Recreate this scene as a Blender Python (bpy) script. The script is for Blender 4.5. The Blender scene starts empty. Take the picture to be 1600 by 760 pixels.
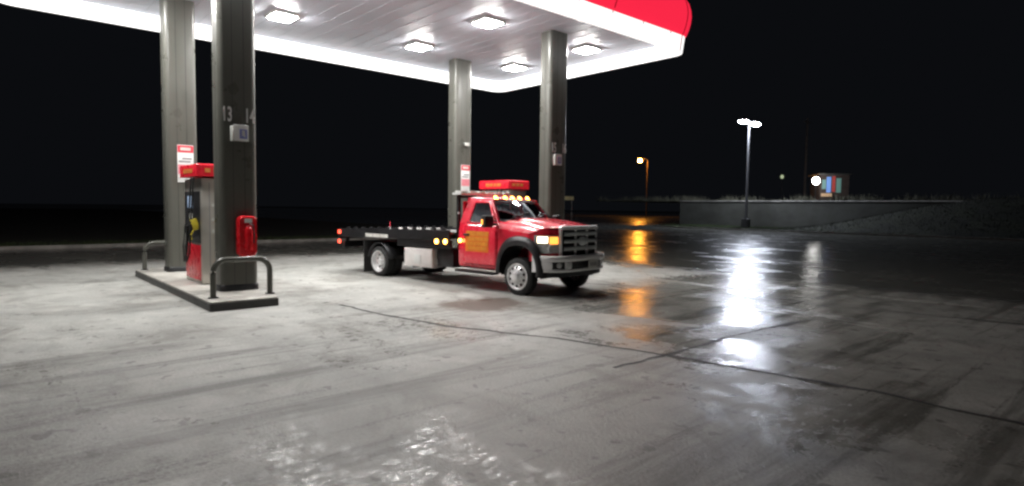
import bpy, bmesh, math, random
from mathutils import Vector, Matrix
random.seed(7)
R = math.radians
scene = bpy.context.scene
COL = scene.collection

# ------------------------------------------------------------------ camera, world, exposure
F_PX, PITCH, ROLL, CAM_H = 940.0, R(3.35), R(0.74), 1.75
cam_data = bpy.data.cameras.new("camera")
cam = bpy.data.objects.new("camera", cam_data)
COL.objects.link(cam)
cam_data.sensor_width = 36.0
cam_data.lens = F_PX / 1600.0 * 36.0
cam_data.clip_start = 0.05
cam_data.clip_end = 2000.0
_f = Vector((0, math.cos(PITCH), -math.sin(PITCH)))
_r = Vector((1, 0, 0))
_u = _r.cross(_f)
_r2 = _r * math.cos(ROLL) + _u * math.sin(ROLL)
_u2 = _u * math.cos(ROLL) - _r * math.sin(ROLL)
cam.matrix_world = Matrix(((_r2.x, _u2.x, -_f.x, 0), (_r2.y, _u2.y, -_f.y, 0),
                           (_r2.z, _u2.z, -_f.z, CAM_H), (0, 0, 0, 1)))
cam_data.dof.use_dof = False
scene.camera = cam

world = bpy.data.worlds.new("World")
scene.world = world
world.use_nodes = True
_bg = world.node_tree.nodes["Background"]
_bg.inputs[0].default_value = (0.80, 0.90, 1.15, 1)      # rain cloud at night, a hint of town glow
_bg.inputs[1].default_value = 0.0041
scene.view_settings.view_transform = 'Standard'
scene.view_settings.look = 'None'
scene.view_settings.exposure = 0.0
scene.view_settings.gamma = 1.0
scene.cycles.max_bounces = 6
scene.cycles.diffuse_bounces = 3
scene.cycles.glossy_bounces = 4
scene.cycles.transmission_bounces = 4
scene.cycles.transparent_max_bounces = 8
scene.cycles.sample_clamp_indirect = 6.0
scene.cycles.use_denoising = True
scene.cycles.filter_width = 2.5                                   # soft phone picture
scene.cycles.caustics_reflective = False
scene.cycles.caustics_refractive = False

# ------------------------------------------------------------------ frames
# station frame: u runs along the pump islands, v across them; origin under the far canopy corner
SA = R(-48.4)
SU = Vector((math.cos(SA), math.sin(SA), 0))
SV = Vector((SU.y, -SU.x, 0))
SC = Vector((-0.544, 22.903, 0))
def SW(u, v, z=0.0):
    return SC + SU * u + SV * v + Vector((0, 0, z))

# ------------------------------------------------------------------ materials
class G:
    def __init__(s, name):
        s.m = bpy.data.materials.new(name); s.m.use_nodes = True
        s.nt = s.m.node_tree; s.n = s.nt.nodes; s.l = s.nt.links
        s.bsdf = s.n["Principled BSDF"]; s.out = s.n["Material Output"]
    def node(s, t, **kw):
        n = s.n.new(t)
        for k, v in kw.items(): setattr(n, k, v)
        return n
    def put(s, sock, v):
        if isinstance(v, bpy.types.NodeSocket): s.l.new(v, sock)
        elif isinstance(v, (tuple, list)) and len(v) == 3 and sock.type == 'RGBA': sock.default_value = (*v, 1)
        else: sock.default_value = v
    def obj(s):
        return s.node('ShaderNodeTexCoord').outputs['Object']
    def scale(s, vec, sc):
        n = s.node('ShaderNodeMapping'); s.put(n.inputs[0], vec); n.inputs['Scale'].default_value = sc
        return n.outputs[0]
    def noise(s, vec, scale, detail=4, rough=.55, dist=0):
        n = s.node('ShaderNodeTexNoise'); s.put(n.inputs['Vector'], vec)
        n.inputs['Scale'].default_value = scale; n.inputs['Detail'].default_value = detail
        n.inputs['Roughness'].default_value = rough; n.inputs['Distortion'].default_value = dist
        return n.outputs['Fac']
    def math(s, op, a, b=0.0, c=None, clamp=False):
        n = s.node('ShaderNodeMath', operation=op); n.use_clamp = clamp
        s.put(n.inputs[0], a); s.put(n.inputs[1], b)
        if c is not None: s.put(n.inputs[2], c)
        return n.outputs[0]
    def step(s, x, a, b, lo=0.0, hi=1.0):
        n = s.node('ShaderNodeMapRange', interpolation_type='SMOOTHSTEP')
        s.put(n.inputs['Value'], x)
        n.inputs['From Min'].default_value = a; n.inputs['From Max'].default_value = b
        n.inputs['To Min'].default_value = lo; n.inputs['To Max'].default_value = hi
        return n.outputs[0]
    def mix(s, f, a, b, blend='MIX'):
        n = s.node('ShaderNodeMix', data_type='RGBA', blend_type=blend)
        s.put(n.inputs[0], f); s.put(n.inputs[6], a); s.put(n.inputs[7], b)
        return n.outputs[2]
    def sep(s, v):
        n = s.node('ShaderNodeSeparateXYZ'); s.put(n.inputs[0], v); return n.outputs
    def bump(s, h, strength, dist, prev=None):
        n = s.node('ShaderNodeBump'); s.put(n.inputs['Strength'], strength)
        n.inputs['Distance'].default_value = dist; s.put(n.inputs['Height'], h)
        if prev is not None: s.put(n.inputs['Normal'], prev)
        return n.outputs[0]
    def set(s, **kw):
        for k, v in kw.items(): s.put(s.bsdf.inputs[k.replace('_', ' ')], v)
        return s.m

def paint(name, col, rough=.4, metal=0.0, var=.12, scale=6.0, bump=.05, coat=0.0, spec=.5):
    g = G(name); o = g.obj()
    n = g.noise(o, scale, 5, .6)
    lo = tuple(c * (1 - var) for c in col); hi = tuple(min(1, c * (1 + var)) for c in col)
    c = g.mix(g.step(n, .3, .7), lo, hi)
    n2 = g.noise(o, scale * 4, 4)
    g.set(Base_Color=c, Roughness=g.step(n2, .25, .75, max(.02, rough * .75), min(1, rough * 1.25)), Metallic=metal)
    g.bsdf.inputs['Coat Weight'].default_value = coat
    g.bsdf.inputs['Coat Roughness'].default_value = .06
    g.bsdf.inputs['Specular IOR Level'].default_value = spec
    if bump: g.set(Normal=g.bump(n2, bump, .01))
    return g.m

def glow(name, col, strength, base=(.6, .6, .6)):
    g = G(name)
    g.set(Base_Color=base, Roughness=.3, Emission_Color=col, Emission_Strength=strength)
    return g.m

def glass(name, tint, rough=.03, trans=.75):
    g = G(name)
    t = g.node('ShaderNodeBsdfTransparent'); t.inputs[0].default_value = (*tint, 1)
    gl = g.node('ShaderNodeBsdfGlossy'); gl.inputs['Roughness'].default_value = rough
    lw = g.node('ShaderNodeLayerWeight'); lw.inputs[0].default_value = .5
    f = g.math('ADD', g.math('MULTIPLY', g.math('POWER', lw.outputs['Facing'], 4.0), .85), .045)
    n = g.noise(g.obj(), 3.0, 3)
    gl.inputs['Color'].default_value = (.9, .95, 1, 1)
    g.put(gl.inputs['Normal'], g.bump(n, .05, .02))
    mx = g.node('ShaderNodeMixShader'); g.put(mx.inputs[0], f)
    g.l.new(t.outputs[0], mx.inputs[1]); g.l.new(gl.outputs[0], mx.inputs[2])
    g.l.new(mx.outputs[0], g.out.inputs[0])
    return g.m

M = {}
M['red_paint'] = paint('red_paint', (.86, .024, .055), .26, 0, .03, 1.2, .003, coat=.8)
M['black_plastic'] = paint('black_plastic', (.022, .022, .024), .42, 0, .2, 8, .08)
M['black_steel'] = paint('black_steel', (.018, .018, .02), .38, .3, .25, 5, .06)
M['rubber'] = paint('rubber', (.02, .02, .02), .75, 0, .3, 14, .15)
M['chrome'] = paint('chrome', (.98, .98, .99), .16, .2, .02, 4, .004)
M['dark_chrome'] = paint('dark_chrome', (.72, .75, .76), .18, .35, .03, 4, .004)
M['wheel_alloy'] = paint('wheel_alloy', (.88, .88, .88), .34, .55, .05, 9, .04)
M['aluminium'] = paint('aluminium', (.82, .79, .77), .42, .2, .06, 6, .05)
M['grey_steel'] = paint('grey_steel', (.30, .30, .29), .42, .7, .25, 4, .1)
M['stainless'] = paint('stainless', (.62, .59, .54), .36, .7, .03, 1.2, .004)
M['column_paint'] = paint('column_paint', (.098, .098, .084), .33, 0, .05, .5, .004)
M['soffit_white'] = paint('soffit_white', (.70, .74, .83), .45, 0, .06, .7, .02)
M['valance_red'] = paint('valance_red', (.72, .018, .035), .3, 0, .03, 2, .004)
M['fascia_red'] = glow('fascia_red', (1.0, .022, .065), .95, (.6, .02, .05))
M['band_white'] = glow('band_white', (1, .985, .97), 1.25, (.8, .8, .8))
M['joint_grey'] = paint('joint_grey', (.62, .65, .72), .5)
M['seam_grey'] = paint('seam_grey', (.25, .24, .25), .5)
M['led_lens'] = glow('led_lens', (1, .985, .96), 262.0, (.8, .8, .8))
M['white_paint'] = paint('white_paint', (.78, .78, .76), .4, 0, .05)
M['off_white'] = paint('off_white', (.62, .62, .58), .5, 0, .08)
M['sign_blue'] = paint('sign_blue', (.22, .25, .55), .35, 0, .12, 30)
M['sign_pink'] = paint('sign_pink', (.75, .25, .29), .4, 0, .1, 20)
M['sign_red'] = paint('sign_red', (.70, .05, .08), .4, 0, .1, 20)
M['orange_vinyl'] = paint('orange_vinyl', (1.0, .36, .05), .35, 0, .12, 14)
M['yellow_vinyl'] = paint('yellow_vinyl', (1.0, .215, .022), .35, 0, .10, 14)
M['bronze_vinyl'] = paint('bronze_vinyl', (.62, .22, .05), .4, 0, .15, 14)
M['amber_lamp'] = glow('amber_lamp', (1.0, .46, .08), 13.0, (.8, .3, .02))
M['amber_dim'] = glow('amber_dim', (1.0, .38, .06), 2.2, (.8, .3, .02))
M['red_lamp'] = glow('red_lamp', (1.0, .10, .05), 3.2, (.6, .02, .02))
M['head_lamp'] = glow('head_lamp', (1.0, .80, .50), 5.0, (.8, .8, .8))
M['clear_lens'] = paint('clear_lens', (.85, .86, .86), .16, .4, .15, 20, .1)
M['tinted_glass'] = glass('tinted_glass', (.13, .14, .16))
M['wind_glass'] = glass('wind_glass', (.62, .68, .74))
M['interior'] = paint('interior', (.05, .05, .055), .7, 0, .2)
M['headliner'] = paint('headliner', (.55, .54, .52), .8, 0, .05)
M['extinguisher_red'] = paint('extinguisher_red', (.66, .012, .02), .28, 0, .04, 2, .004)
M['yellow_rubber'] = paint('yellow_rubber', (.72, .58, .05), .5)
M['screen'] = glow('screen', (.5, .7, 1.0), .5, (.1, .1, .12))
M['pole_steel'] = paint('pole_steel', (.10, .10, .105), .45, .2, .1, 3)
M['pole_concrete'] = paint('pole_concrete', (.05, .05, .05), .8)
M['flood_lens'] = glow('flood_lens', (.80, .86, 1.0), 850.0, (.8, .8, .8))
M['sodium_lens'] = glow('sodium_lens', (1.0, .36, .04), 850.0, (.8, .5, .2))
M['wall_lamp_lens'] = glow('wall_lamp_lens', (1.0, .98, .95), 22.0, (.8, .8, .8))
M['porch_lens'] = glow('porch_lens', (.85, 1.0, .60), .45, (.8, .8, .8))
M['lit_blue'] = glow('lit_blue', (.20, .42, 1.0), .6, (.2, .3, .6))
M['lit_red'] = glow('lit_red', (1.0, .12, .10), .2, (.5, .1, .1))
M['lit_teal'] = glow('lit_teal', (.30, .75, .60), .13, (.3, .5, .5))
M['lit_warm'] = glow('lit_warm', (1.0, .62, .34), .35, (.5, .4, .3))
M['store_wall'] = paint('store_wall', (.12, .09, .08), .8, 0, .2, 2)
M['wood_pole'] = paint('wood_pole', (.10, .08, .07), .8, 0, .3, 4)
M['sign_cream'] = paint('sign_cream', (.78, .74, .42), .5)

def mat_lot():
    g = G('wet_concrete'); o = g.obj(); x, y, z = g.sep(o)
    v = g.math('MULTIPLY', y, -1.0)
    big = g.noise(o, .28, 5, .6, .6)
    med = g.noise(o, 1.7, 7, .65, .3)
    fine = g.noise(o, 34.0, 4, .7)
    grit = g.noise(o, 150.0, 2, .6)
    trk = g.noise(g.scale(o, (1.15, .10, 1)), 1.5, 6, .62, .5)
    trk2 = g.noise(g.scale(o, (.16, .55, 1)), 1.3, 6, .62, .5)
    jig = g.math('MULTIPLY', g.math('SUBTRACT', med, .5), 3.2)
    jigb = g.math('MULTIPLY', g.math('SUBTRACT', big, .5), 4.0)
    # rain reaches past the canopy edge: how far out of the dry strip a point lies
    vj = g.math('ADD', v, jig); uj = g.math('ADD', x, jig)
    side = g.step(vj, -1.6, .6, 1.0, 0.0)                         # beyond the canopy's end
    front = g.math('MULTIPLY', g.step(uj, 7.6, 10.0), g.step(g.math('ADD', vj, g.math('ADD', jigb, g.math('MULTIPLY', g.math('SUBTRACT', x, 9.0), -.55))), 3.5, 8.6, 1.0, .10))  # rain-wet apron, its darker colour also painting in the truck's shadow
    foot = g.step(uj, 11.0, 14.8, 0.0, .70)
    far = g.step(x, -1.0, -4.5, 0.0, .8)
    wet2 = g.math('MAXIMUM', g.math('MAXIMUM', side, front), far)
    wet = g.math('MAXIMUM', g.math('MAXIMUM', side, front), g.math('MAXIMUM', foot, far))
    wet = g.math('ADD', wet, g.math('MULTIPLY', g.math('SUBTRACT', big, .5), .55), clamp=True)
    # old stained slab
    c = g.mix(g.step(med, .28, .72), (.35, .352, .335), (.50, .50, .47))
    c = g.mix(g.math('MULTIPLY', g.step(fine, .35, .72), .48), c, (.19, .185, .165))
    drip = g.noise(o, 4.6, 2, .4, .2)
    c = g.mix(g.math('MULTIPLY', g.step(drip, .655, .70), .55), c, (.07, .068, .06))
    aisle = g.step(x, 8.0, 9.2)
    t = g.math('MULTIPLY', g.step(trk, .50, .66), g.math('MULTIPLY', aisle, .72))
    c = g.mix(t, c, (.085, .084, .072))
    trk3 = g.noise(g.scale(o, (3.2, .17, 1)), 1.6, 7, .7, .6)
    t3 = g.math('MULTIPLY', g.math('MULTIPLY', g.step(trk3, .53, .64), g.step(fine, .30, .62)), g.math('MULTIPLY', aisle, .62))
    c = g.mix(t3, c, (.07, .07, .06))
    t2 = g.math('MULTIPLY', g.step(trk2, .54, .72), .4)
    c = g.mix(t2, c, (.12, .112, .10))
    sta = g.noise(o, .85, 8, .7, .8)
    c = g.mix(g.math('MULTIPLY', g.step(sta, .47, .66), .50), c, (.105, .10, .082))
    # rust-brown spill in front of the truck's near wheel
    du = g.math('SUBTRACT', x, 9.1); dv = g.math('SUBTRACT', v, 8.0)
    dd = g.math('SQRT', g.math('ADD', g.math('MULTIPLY', g.math('MULTIPLY', du, du), 1.6), g.math('MULTIPLY', dv, dv)))
    dd = g.math('ADD', dd, g.math('MULTIPLY', g.math('SUBTRACT', med, .5), 1.5))
    spill = g.math('MULTIPLY', g.step(dd, .55, 1.05, 1.0, 0.0), .93)
    c = g.mix(spill, c, (.080, .050, .032))
    # tarmac beyond the slab
    tar = g.math('MAXIMUM', g.step(vj, -1.2, .2, 1.0, 0.0), g.step(g.math('ADD', x, jig), -4.5, -1.5, 1.0, 0.0))
    tc = g.mix(g.step(fine, .3, .7), (.06, .06, .055), (.13, .128, .112))
    c = g.mix(tar, c, tc)
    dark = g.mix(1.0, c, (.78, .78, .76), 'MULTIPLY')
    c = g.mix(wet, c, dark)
    # puddles: smooth film of water in the low spots
    pud_n = g.noise(g.scale(o, (.55, 1.0, 1)), .62, 6, .62, .8)
    bias = g.math('ADD', g.math('ADD', g.math('MULTIPLY', wet, .07), g.math('MULTIPLY', wet2, .10)), g.math('MULTIPLY', g.step(fine, .4, .7), .015))
    brk = g.noise(g.scale(o, (1.5, .75, 1)), 9.0, 6, .74, .5)
    pud = g.step(g.math('ADD', pud_n, bias), .545, .70)
    pud = g.math('MULTIPLY', pud, g.step(g.math('ADD', brk, g.math('MULTIPLY', wet2, .20)), .47, .60))
    g.set(Base_Color=c)
    ro = g.math('ADD', g.math('ADD', g.step(wet, 0, 1, .56, .46), g.step(wet2, 0, 1, 0.0, -.17)), g.math('MULTIPLY', g.math('SUBTRACT', med, .5), .22))
    pr = g.step(wet2, 0, 1, .11, .155)
    ro = g.math('ADD', g.math('MULTIPLY', ro, g.math('SUBTRACT', 1.0, pud)), g.math('MULTIPLY', pr, pud))
    g.set(Roughness=ro)
    g.bsdf.inputs['Specular IOR Level'].default_value = .5
    inv = g.math('SUBTRACT', 1.0, g.math('MULTIPLY', pud, g.step(wet2, 0, 1, .90, .66)))
    b1 = g.bump(med, g.math('MULTIPLY', inv, .35), .035)
    b2 = g.bump(fine, g.math('MULTIPLY', inv, .75), .010, b1)
    b3 = g.bump(grit, g.math('MULTIPLY', inv, .35), .003, b2)
    g.set(Normal=b3)
    return g.m
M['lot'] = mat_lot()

def mat_ground(name, a, b, sc=3.0):
    g = G(name); o = g.obj()
    n = g.noise(o, sc, 7, .65); f = g.noise(o, sc * 14, 4, .7)
    c = g.mix(g.step(n, .3, .7), a, b)
    g.set(Base_Color=c, Roughness=.9 if name != 'soil' else .38, Normal=g.bump(f, .8 if name != 'soil' else .02, .06))
    return g.m
M['soil'] = mat_ground('soil', (.05, .05, .04), (.09, .088, .07), .6)
M['turf'] = mat_ground('turf', (.005, .006, .003), (.016, .019, .007), .8)
M['blade'] = mat_ground('blade', (.02, .036, .008), (.045, .07, .018), 1.2)
M['bank_blade'] = mat_ground('bank_blade', (.005, .006, .003), (.014, .016, .007), .5)
M['dry_blade'] = mat_ground('dry_blade', (.045, .045, .028), (.085, .082, .052), 1.2)
M['kerb'] = paint('kerb', (.22, .21, .19), .7, 0, .3, 2, .3)
M['island_top'] = paint('island_top', (.40, .385, .35), .5, 0, .2, 3, .15)
M['island_edge'] = paint('island_edge', (.05, .048, .045), .5, 0, .3, 4, .15)
M['tar'] = paint('tar', (.022, .021, .02), .65, 0, .3, 9, .3)

def mat_block():
    g = G('split_block'); o = g.obj()
    b = g.node('ShaderNodeTexBrick'); g.put(b.inputs['Vector'], o)
    b.inputs['Scale'].default_value = 1.0; b.inputs['Brick Width'].default_value = .5
    b.inputs['Row Height'].default_value = .22; b.inputs['Mortar Size'].default_value = .012
    b.inputs['Color1'].default_value = (.05, .045, .034, 1); b.inputs['Color2'].default_value = (.085, .076, .058, 1)
    b.inputs['Mortar'].default_value = (.04, .04, .035, 1)
    n = g.noise(o, 1.2, 6, .7)
    n2 = g.noise(g.scale(o, (.22, 1, .5)), 1.0, 5, .65)
    c = g.mix(g.step(n, .3, .75), b.outputs[0], (.03, .032, .022))
    c = g.mix(g.math('MULTIPLY', g.step(n2, .42, .62), .75), c, (.018, .018, .013))
    g.set(Base_Color=c, Roughness=.85, Normal=g.bump(g.noise(o, 9, 5, .7), .6, .05))
    return g.m
M['block'] = mat_block()

# ------------------------------------------------------------------ mesh helper
class MB:
    def __init__(s): s.bm = bmesh.new()
    def _xf(s, vs, mat):
        if mat is not None:
            for v in vs: v.co = mat @ v.co
    def box(s, c, d, rot=None, bev=0.0, seg=2, shear=None):
        r = bmesh.ops.create_cube(s.bm, size=1.0); vs = r['verts']
        for v in vs: v.co = Vector((v.co.x * d[0], v.co.y * d[1], v.co.z * d[2]))
        if bev > 0:
            es = list({e for v in vs for e in v.link_edges})
            rr = bmesh.ops.bevel(s.bm, geom=es, offset=bev, segments=seg, profile=.6, affect='EDGES')
            vs = list({v for f in rr['faces'] for v in f.verts} | {v for v in vs if v.is_valid})
        m = Matrix.Translation(c)
        if rot is not None: m = m @ rot
        s._xf(vs, m); return s
    def cyl(s, p0, p1, r0, r1=None, seg=20, caps=True):
        p0 = Vector(p0); p1 = Vector(p1); r1 = r0 if r1 is None else r1
        ax = (p1 - p0).normalized(); q = ax.to_track_quat('Z', 'Y')
        rings = []
        for p, r in ((p0, r0), (p1, r1)):
            rings.append([s.bm.verts.new(p + q @ Vector((r * math.cos(2 * math.pi * i / seg), r * math.sin(2 * math.pi * i / seg), 0))) for i in range(seg)])
        s._skin(rings, True)
        if caps:
            s.bm.faces.new(rings[0][::-1]); s.bm.faces.new(rings[1])
        return s
    def _skin(s, rings, closed):
        for a, b in zip(rings, rings[1:]):
            n = len(a)
            for i in range(n if closed else n - 1):
                j = (i + 1) % n
                try: s.bm.faces.new((a[i], a[j], b[j], b[i]))
                except ValueError: pass
    def loft(s, rings, closed=False, cap0=False, cap1=False):
        vr = [[s.bm.verts.new(Vector(p)) for p in r] for r in rings]
        s._skin(vr, closed)
        if cap0: s.bm.faces.new(vr[0][::-1])
        if cap1: s.bm.faces.new(vr[-1])
        return s
    def lathe(s, prof, axis_o, axis_d, seg=32, side=Vector((0, 0, 1))):
        # prof: list of (along axis, radius)
        o = Vector(axis_o); d = Vector(axis_d).normalized()
        if abs(d.dot(side)) > .95: side = Vector((1, 0, 0))
        a = side - d * side.dot(d); a.normalize(); b = d.cross(a)
        rings = []
        for h, r in prof:
            rings.append([o + d * h + (a * math.cos(2 * math.pi * i / seg) + b * math.sin(2 * math.pi * i / seg)) * r for i in range(seg)])
        return s.loft(rings, True)
    def tube(s, path, r, seg=12):
        path = [Vector(p) for p in path]; rings = []
        up = Vector((0, 0, 1))
        for i, p in enumerate(path):
            t = (path[min(i + 1, len(path) - 1)] - path[max(i - 1, 0)]).normalized()
            a = t.cross(up)
            if a.length < .05: a = t.cross(Vector((0, 1, 0)))
            a.normalize(); b = a.cross(t)
            rings.append([p + (a * math.cos(2 * math.pi * k / seg) + b * math.sin(2 * math.pi * k / seg)) * r for k in range(seg)])
        return s.loft(rings, True, True, True)
    def prism(s, poly, ext):
        # poly: list of 3D points in a plane; ext: extrusion vector
        e = Vector(ext)
        a = [s.bm.verts.new(Vector(p)) for p in poly]; b = [s.bm.verts.new(Vector(p) + e) for p in poly]
        s._skin([a, b], True); s.bm.faces.new(a[::-1]); s.bm.faces.new(b); return s
    def quad(s, *ps):
        s.bm.faces.new([s.bm.verts.new(Vector(p)) for p in ps]); return s
    def pieces(s, name, mat, parent, **kw):
        # every loose piece becomes a part of its own
        bm = s.bm; seen = set(); out = []
        for v0 in list(bm.verts):
            if v0 in seen: continue
            st = [v0]; seen.add(v0); isl = []
            while st:
                v = st.pop(); isl.append(v)
                for e in v.link_edges:
                    w = e.other_vert(v)
                    if w not in seen: seen.add(w); st.append(w)
            q = MB(); mp = {v: q.bm.verts.new(v.co) for v in isl}
            for f in {f for v in isl for f in v.link_faces}: q.bm.faces.new([mp[v] for v in f.verts])
            out.append(q.build(name, mat, parent, **kw))
        bm.free(); return out
    def build(s, name, mat, parent=None, ang=35, bevel=0.0, solid=0.0):
        bm = s.bm
        bmesh.ops.remove_doubles(bm, verts=bm.verts, dist=1e-5)
        bmesh.ops.recalc_face_normals(bm, faces=bm.faces)
        me = bpy.data.meshes.new(name); bm.to_mesh(me); bm.free()
        for p in me.polygons: p.use_smooth = True
        me.set_sharp_from_angle(angle=R(ang))
        o = bpy.data.objects.new(name, me); COL.objects.link(o)
        me.materials.append(M[mat] if isinstance(mat, str) else mat)
        if parent is not None: o.parent = parent
        if solid:
            m = o.modifiers.new('solid', 'SOLIDIFY'); m.thickness = solid; m.offset = 0
        if bevel:
            m = o.modifiers.new('bevel', 'BEVEL'); m.width = bevel; m.segments = 2; m.limit_method = 'ANGLE'; m.angle_limit = R(40)
        return o

def tag(o, label, cat, group=None):
    o['label'] = label; o['category'] = cat
    if group: o['group'] = group
    return o
def struct(o):
    o['kind'] = 'structure'; return o
def empty(name, loc, rz, label, cat, group=None):
    o = bpy.data.objects.new(name, None); COL.objects.link(o)
    o.empty_display_size = .2; o.location = loc; o.rotation_euler = (0, 0, rz)
    return tag(o, label, cat, group)
def dup(o, loc, label, rz=None):
    r = o.copy(); COL.objects.link(r); r.location = loc; r['label'] = label
    if rz is not None: r.rotation_euler = (0, 0, rz)
    def rec(src, dst):
        for ch in src.children:
            c = ch.copy(); COL.objects.link(c); c.parent = dst; rec(ch, c)
    rec(o, r); return r
def text_mesh(name, body, size, mat, parent, loc, rot, bold=.012, depth=.002):
    cu = bpy.data.curves.new(name, 'FONT'); cu.body = body; cu.size = size; cu.extrude = depth; cu.offset = bold
    cu.align_x = 'CENTER'; cu.align_y = 'CENTER'
    t = bpy.data.objects.new('tmp', cu); COL.objects.link(t)
    dg = bpy.context.evaluated_depsgraph_get()
    me = bpy.data.meshes.new_from_object(t.evaluated_get(dg)); me.name = name
    bpy.data.objects.remove(t); bpy.data.curves.remove(cu)
    o = bpy.data.objects.new(name, me); COL.objects.link(o); me.materials.clear(); me.materials.append(M[mat])
    o.parent = parent; o.location = loc; o.rotation_euler = rot
    return o

# ================================================================== SETTING
m = MB(); m.quad((-420, -120, -.06), (420, -120, -.06), (420, 700, -.06), (-420, 700, -.06))
struct(m.build('ground', 'soil'))

# paved lot, its own frame = station frame (x = u, y = -v)
def stframe(o): o.location = SC; o.rotation_euler = (0, 0, SA); return o
m = MB()
us = [-170, -10.6, 40]; vs_ = [-37, 70]
m.quad((-10.6, -60, 0), (45, -60, 0), (45, 37, 0), (-10.6, 37, 0))
m.quad((-170, 13, 0), (-10.6, 13, 0), (-10.6, 37, 0), (-170, 37, 0))
m.quad((-300, 37, 0), (-19, 37, 0), (-19, 230, 0), (-300, 230, 0))
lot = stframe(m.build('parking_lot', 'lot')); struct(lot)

def crack(pts, w, seed):
    rnd = random.Random(seed); m = MB(); P = []
    for (a, b) in zip(pts, pts[1:]):
        n = max(2, int(math.hypot(b[0] - a[0], b[1] - a[1]) / .09))
        for i in range(n):
            t = i / n; P.append((a[0] + (b[0] - a[0]) * t, a[1] + (b[1] - a[1]) * t))
    P.append(pts[-1]); L = []; Rr = []; off = 0; ww = w
    for i, p in enumerate(P):
        q = P[min(i + 1, len(P) - 1)]; o = P[max(i - 1, 0)]
        d = Vector((q[0] - o[0], q[1] - o[1])).normalized(); n = Vector((-d.y, d.x))
        off = off * .85 + rnd.uniform(-.02, .02); ww = max(.012, min(w * 2.2, ww + rnd.uniform(-.3, .3) * w)) * .9 + w * .1
        c = Vector(p) + n * off
        L.append((c.x + n.x * ww, -(c.y + n.y * ww), .004)); Rr.append((c.x - n.x * ww, -(c.y - n.y * ww), .004))
    m.loft([L, Rr]); o = stframe(m.build('pavement_crack', 'tar')); return struct(o)
crack([(7.6, 10.08), (8.9, 9.94), (10.2, 9.68), (11.2, 9.3), (12, 8.98), (12.7, 8.8), (13.4, 8.64)], .034, 3)
crack([(13.36, 9.6), (13.37, 8.64), (13.33, 7.87), (13.3, 7.1), (13.5, 4.5)], .036, 4)
crack([(13.4, 8.62), (15.5, 8.3), (18, 8.4)], .028, 5)
crack([(8.1, 4.2), (10.3, 3.2), (13.2, 2.9), (17, 2.2)], .03, 6)
crack([(5.0, -.8), (7.5, -.9), (11, -.6), (17, -.9), (24, -.8)], .045, 8)

def kerb(pts):
    m = MB()
    for (a, b) in zip(pts, pts[1:]):
        d = Vector((b[0] - a[0], b[1] - a[1], 0)); L = d.length; ang = math.atan2(d.y, d.x)
        m.box(((a[0] + b[0]) / 2, (a[1] + b[1]) / 2, .06), (L, .15, .14), Matrix.Rotation(ang, 4, 'Z'), .02)
    return struct(stframe(m.build('kerb', 'kerb')))
kerb([(-10.68, -60), (-10.68, 13.0)])
kerb([(-18.9, 37.08), (45, 37.08)])

# dark lawn behind the lot, and the strip of grass under the lamp pole
m = MB(); m.quad((-170, -60, .05), (-10.76, -60, .05), (-10.76, 12.9, .05), (-170, 12.9, .05))
struct(stframe(m.build('lawn', 'turf')))
WV = 44.0
m = MB(); m.quad((-18.9, 37.16, .06), (45, 37.16, .06), (45, WV + 1, .06), (-18.9, WV + 1, .06))
struct(stframe(m.build('grass_strip', 'turf')))
# upper terrace behind the retaining wall
m = MB(); m.quad((-34, WV + .3, 2.72), (80, WV + .3, 2.72), (80, 260, 3.6), (-34, 260, 3.6))
struct(stframe(m.build('terrace', 'turf')))
# grassed bank in front of the wall's right end
m = MB(); rings = []
for i in range(26):
    u = -9.5 + i * 2.0; k = min(1, max(0, i / 9)); k = k * k * (3 - 2 * k)
    top = 2.9 * k
    rings.append([(u, 38.0 + 5.9 * t + random.uniform(-.1, .1) - .0, .065 + top * (1 - (1 - t) ** 1.6) + random.uniform(-.04, .04) * k) for t in (0, .15, .3, .45, .6, .75, .9, 1)])
m.loft(rings); struct(stframe(m.build('bank', 'turf', ang=80)))
def bank_spot(r):
    i = r.uniform(0, 24.9); a = int(i); t = r.uniform(0, 6.99); b = int(t); fi, ft = i - a, t - b
    P = [Vector(rings[a + p][b + q]) for p in (0, 1) for q in (0, 1)]
    return P[0].lerp(P[1], ft).lerp(P[2].lerp(P[3], ft), fi)

def blades(name, spots, n, hmin, hmax, mat, seed, w=.012):
    rnd = random.Random(seed); m = MB(); bm = m.bm
    for _ in range(n):
        x, y, z = spots(rnd); h = rnd.uniform(hmin, hmax); a = rnd.uniform(0, 6.28)
        dx, dy = math.cos(a) * w, math.sin(a) * w; lx, ly = rnd.gauss(0, .3) * h, rnd.gauss(0, .3) * h
        bm.faces.new((bm.verts.new((x - dx, y - dy, z)), bm.verts.new((x + dx, y + dy, z)), bm.verts.new((x + lx, y + ly, z + h))))
    o = stframe(m.build(name, mat)); o['kind'] = 'stuff'; return o
blades('grass', lambda r: (r.uniform(-18.8, 4), r.uniform(37.2, 43.8), .055), 9000, .08, .28, 'blade', 11, .02)
CL = [random.Random(21).uniform(-33, 20)] + [random.Random(i).uniform(-33, 22) for i in range(40)]
blades('grass', lambda r: (r.choice(CL) + r.gauss(0, .5), WV + .35 + abs(r.gauss(0, .7)), 2.72), 2600, .12, .8 , 'dry_blade', 12, .035)
blades('grass', lambda r: (r.uniform(-33, 22), WV + .35 + abs(r.gauss(0, .5)), 2.72), 1500, .08, .35, 'dry_blade', 14, .03)
blades('grass', bank_spot, 12000, .05, .2, 'bank_blade', 15, .022)
blades('grass', lambda r: (-10.8 - abs(r.gauss(0, 1.2)), r.uniform(-22, 12.8), .045), 6000, .08, .22, 'blade', 13, .014)

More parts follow.
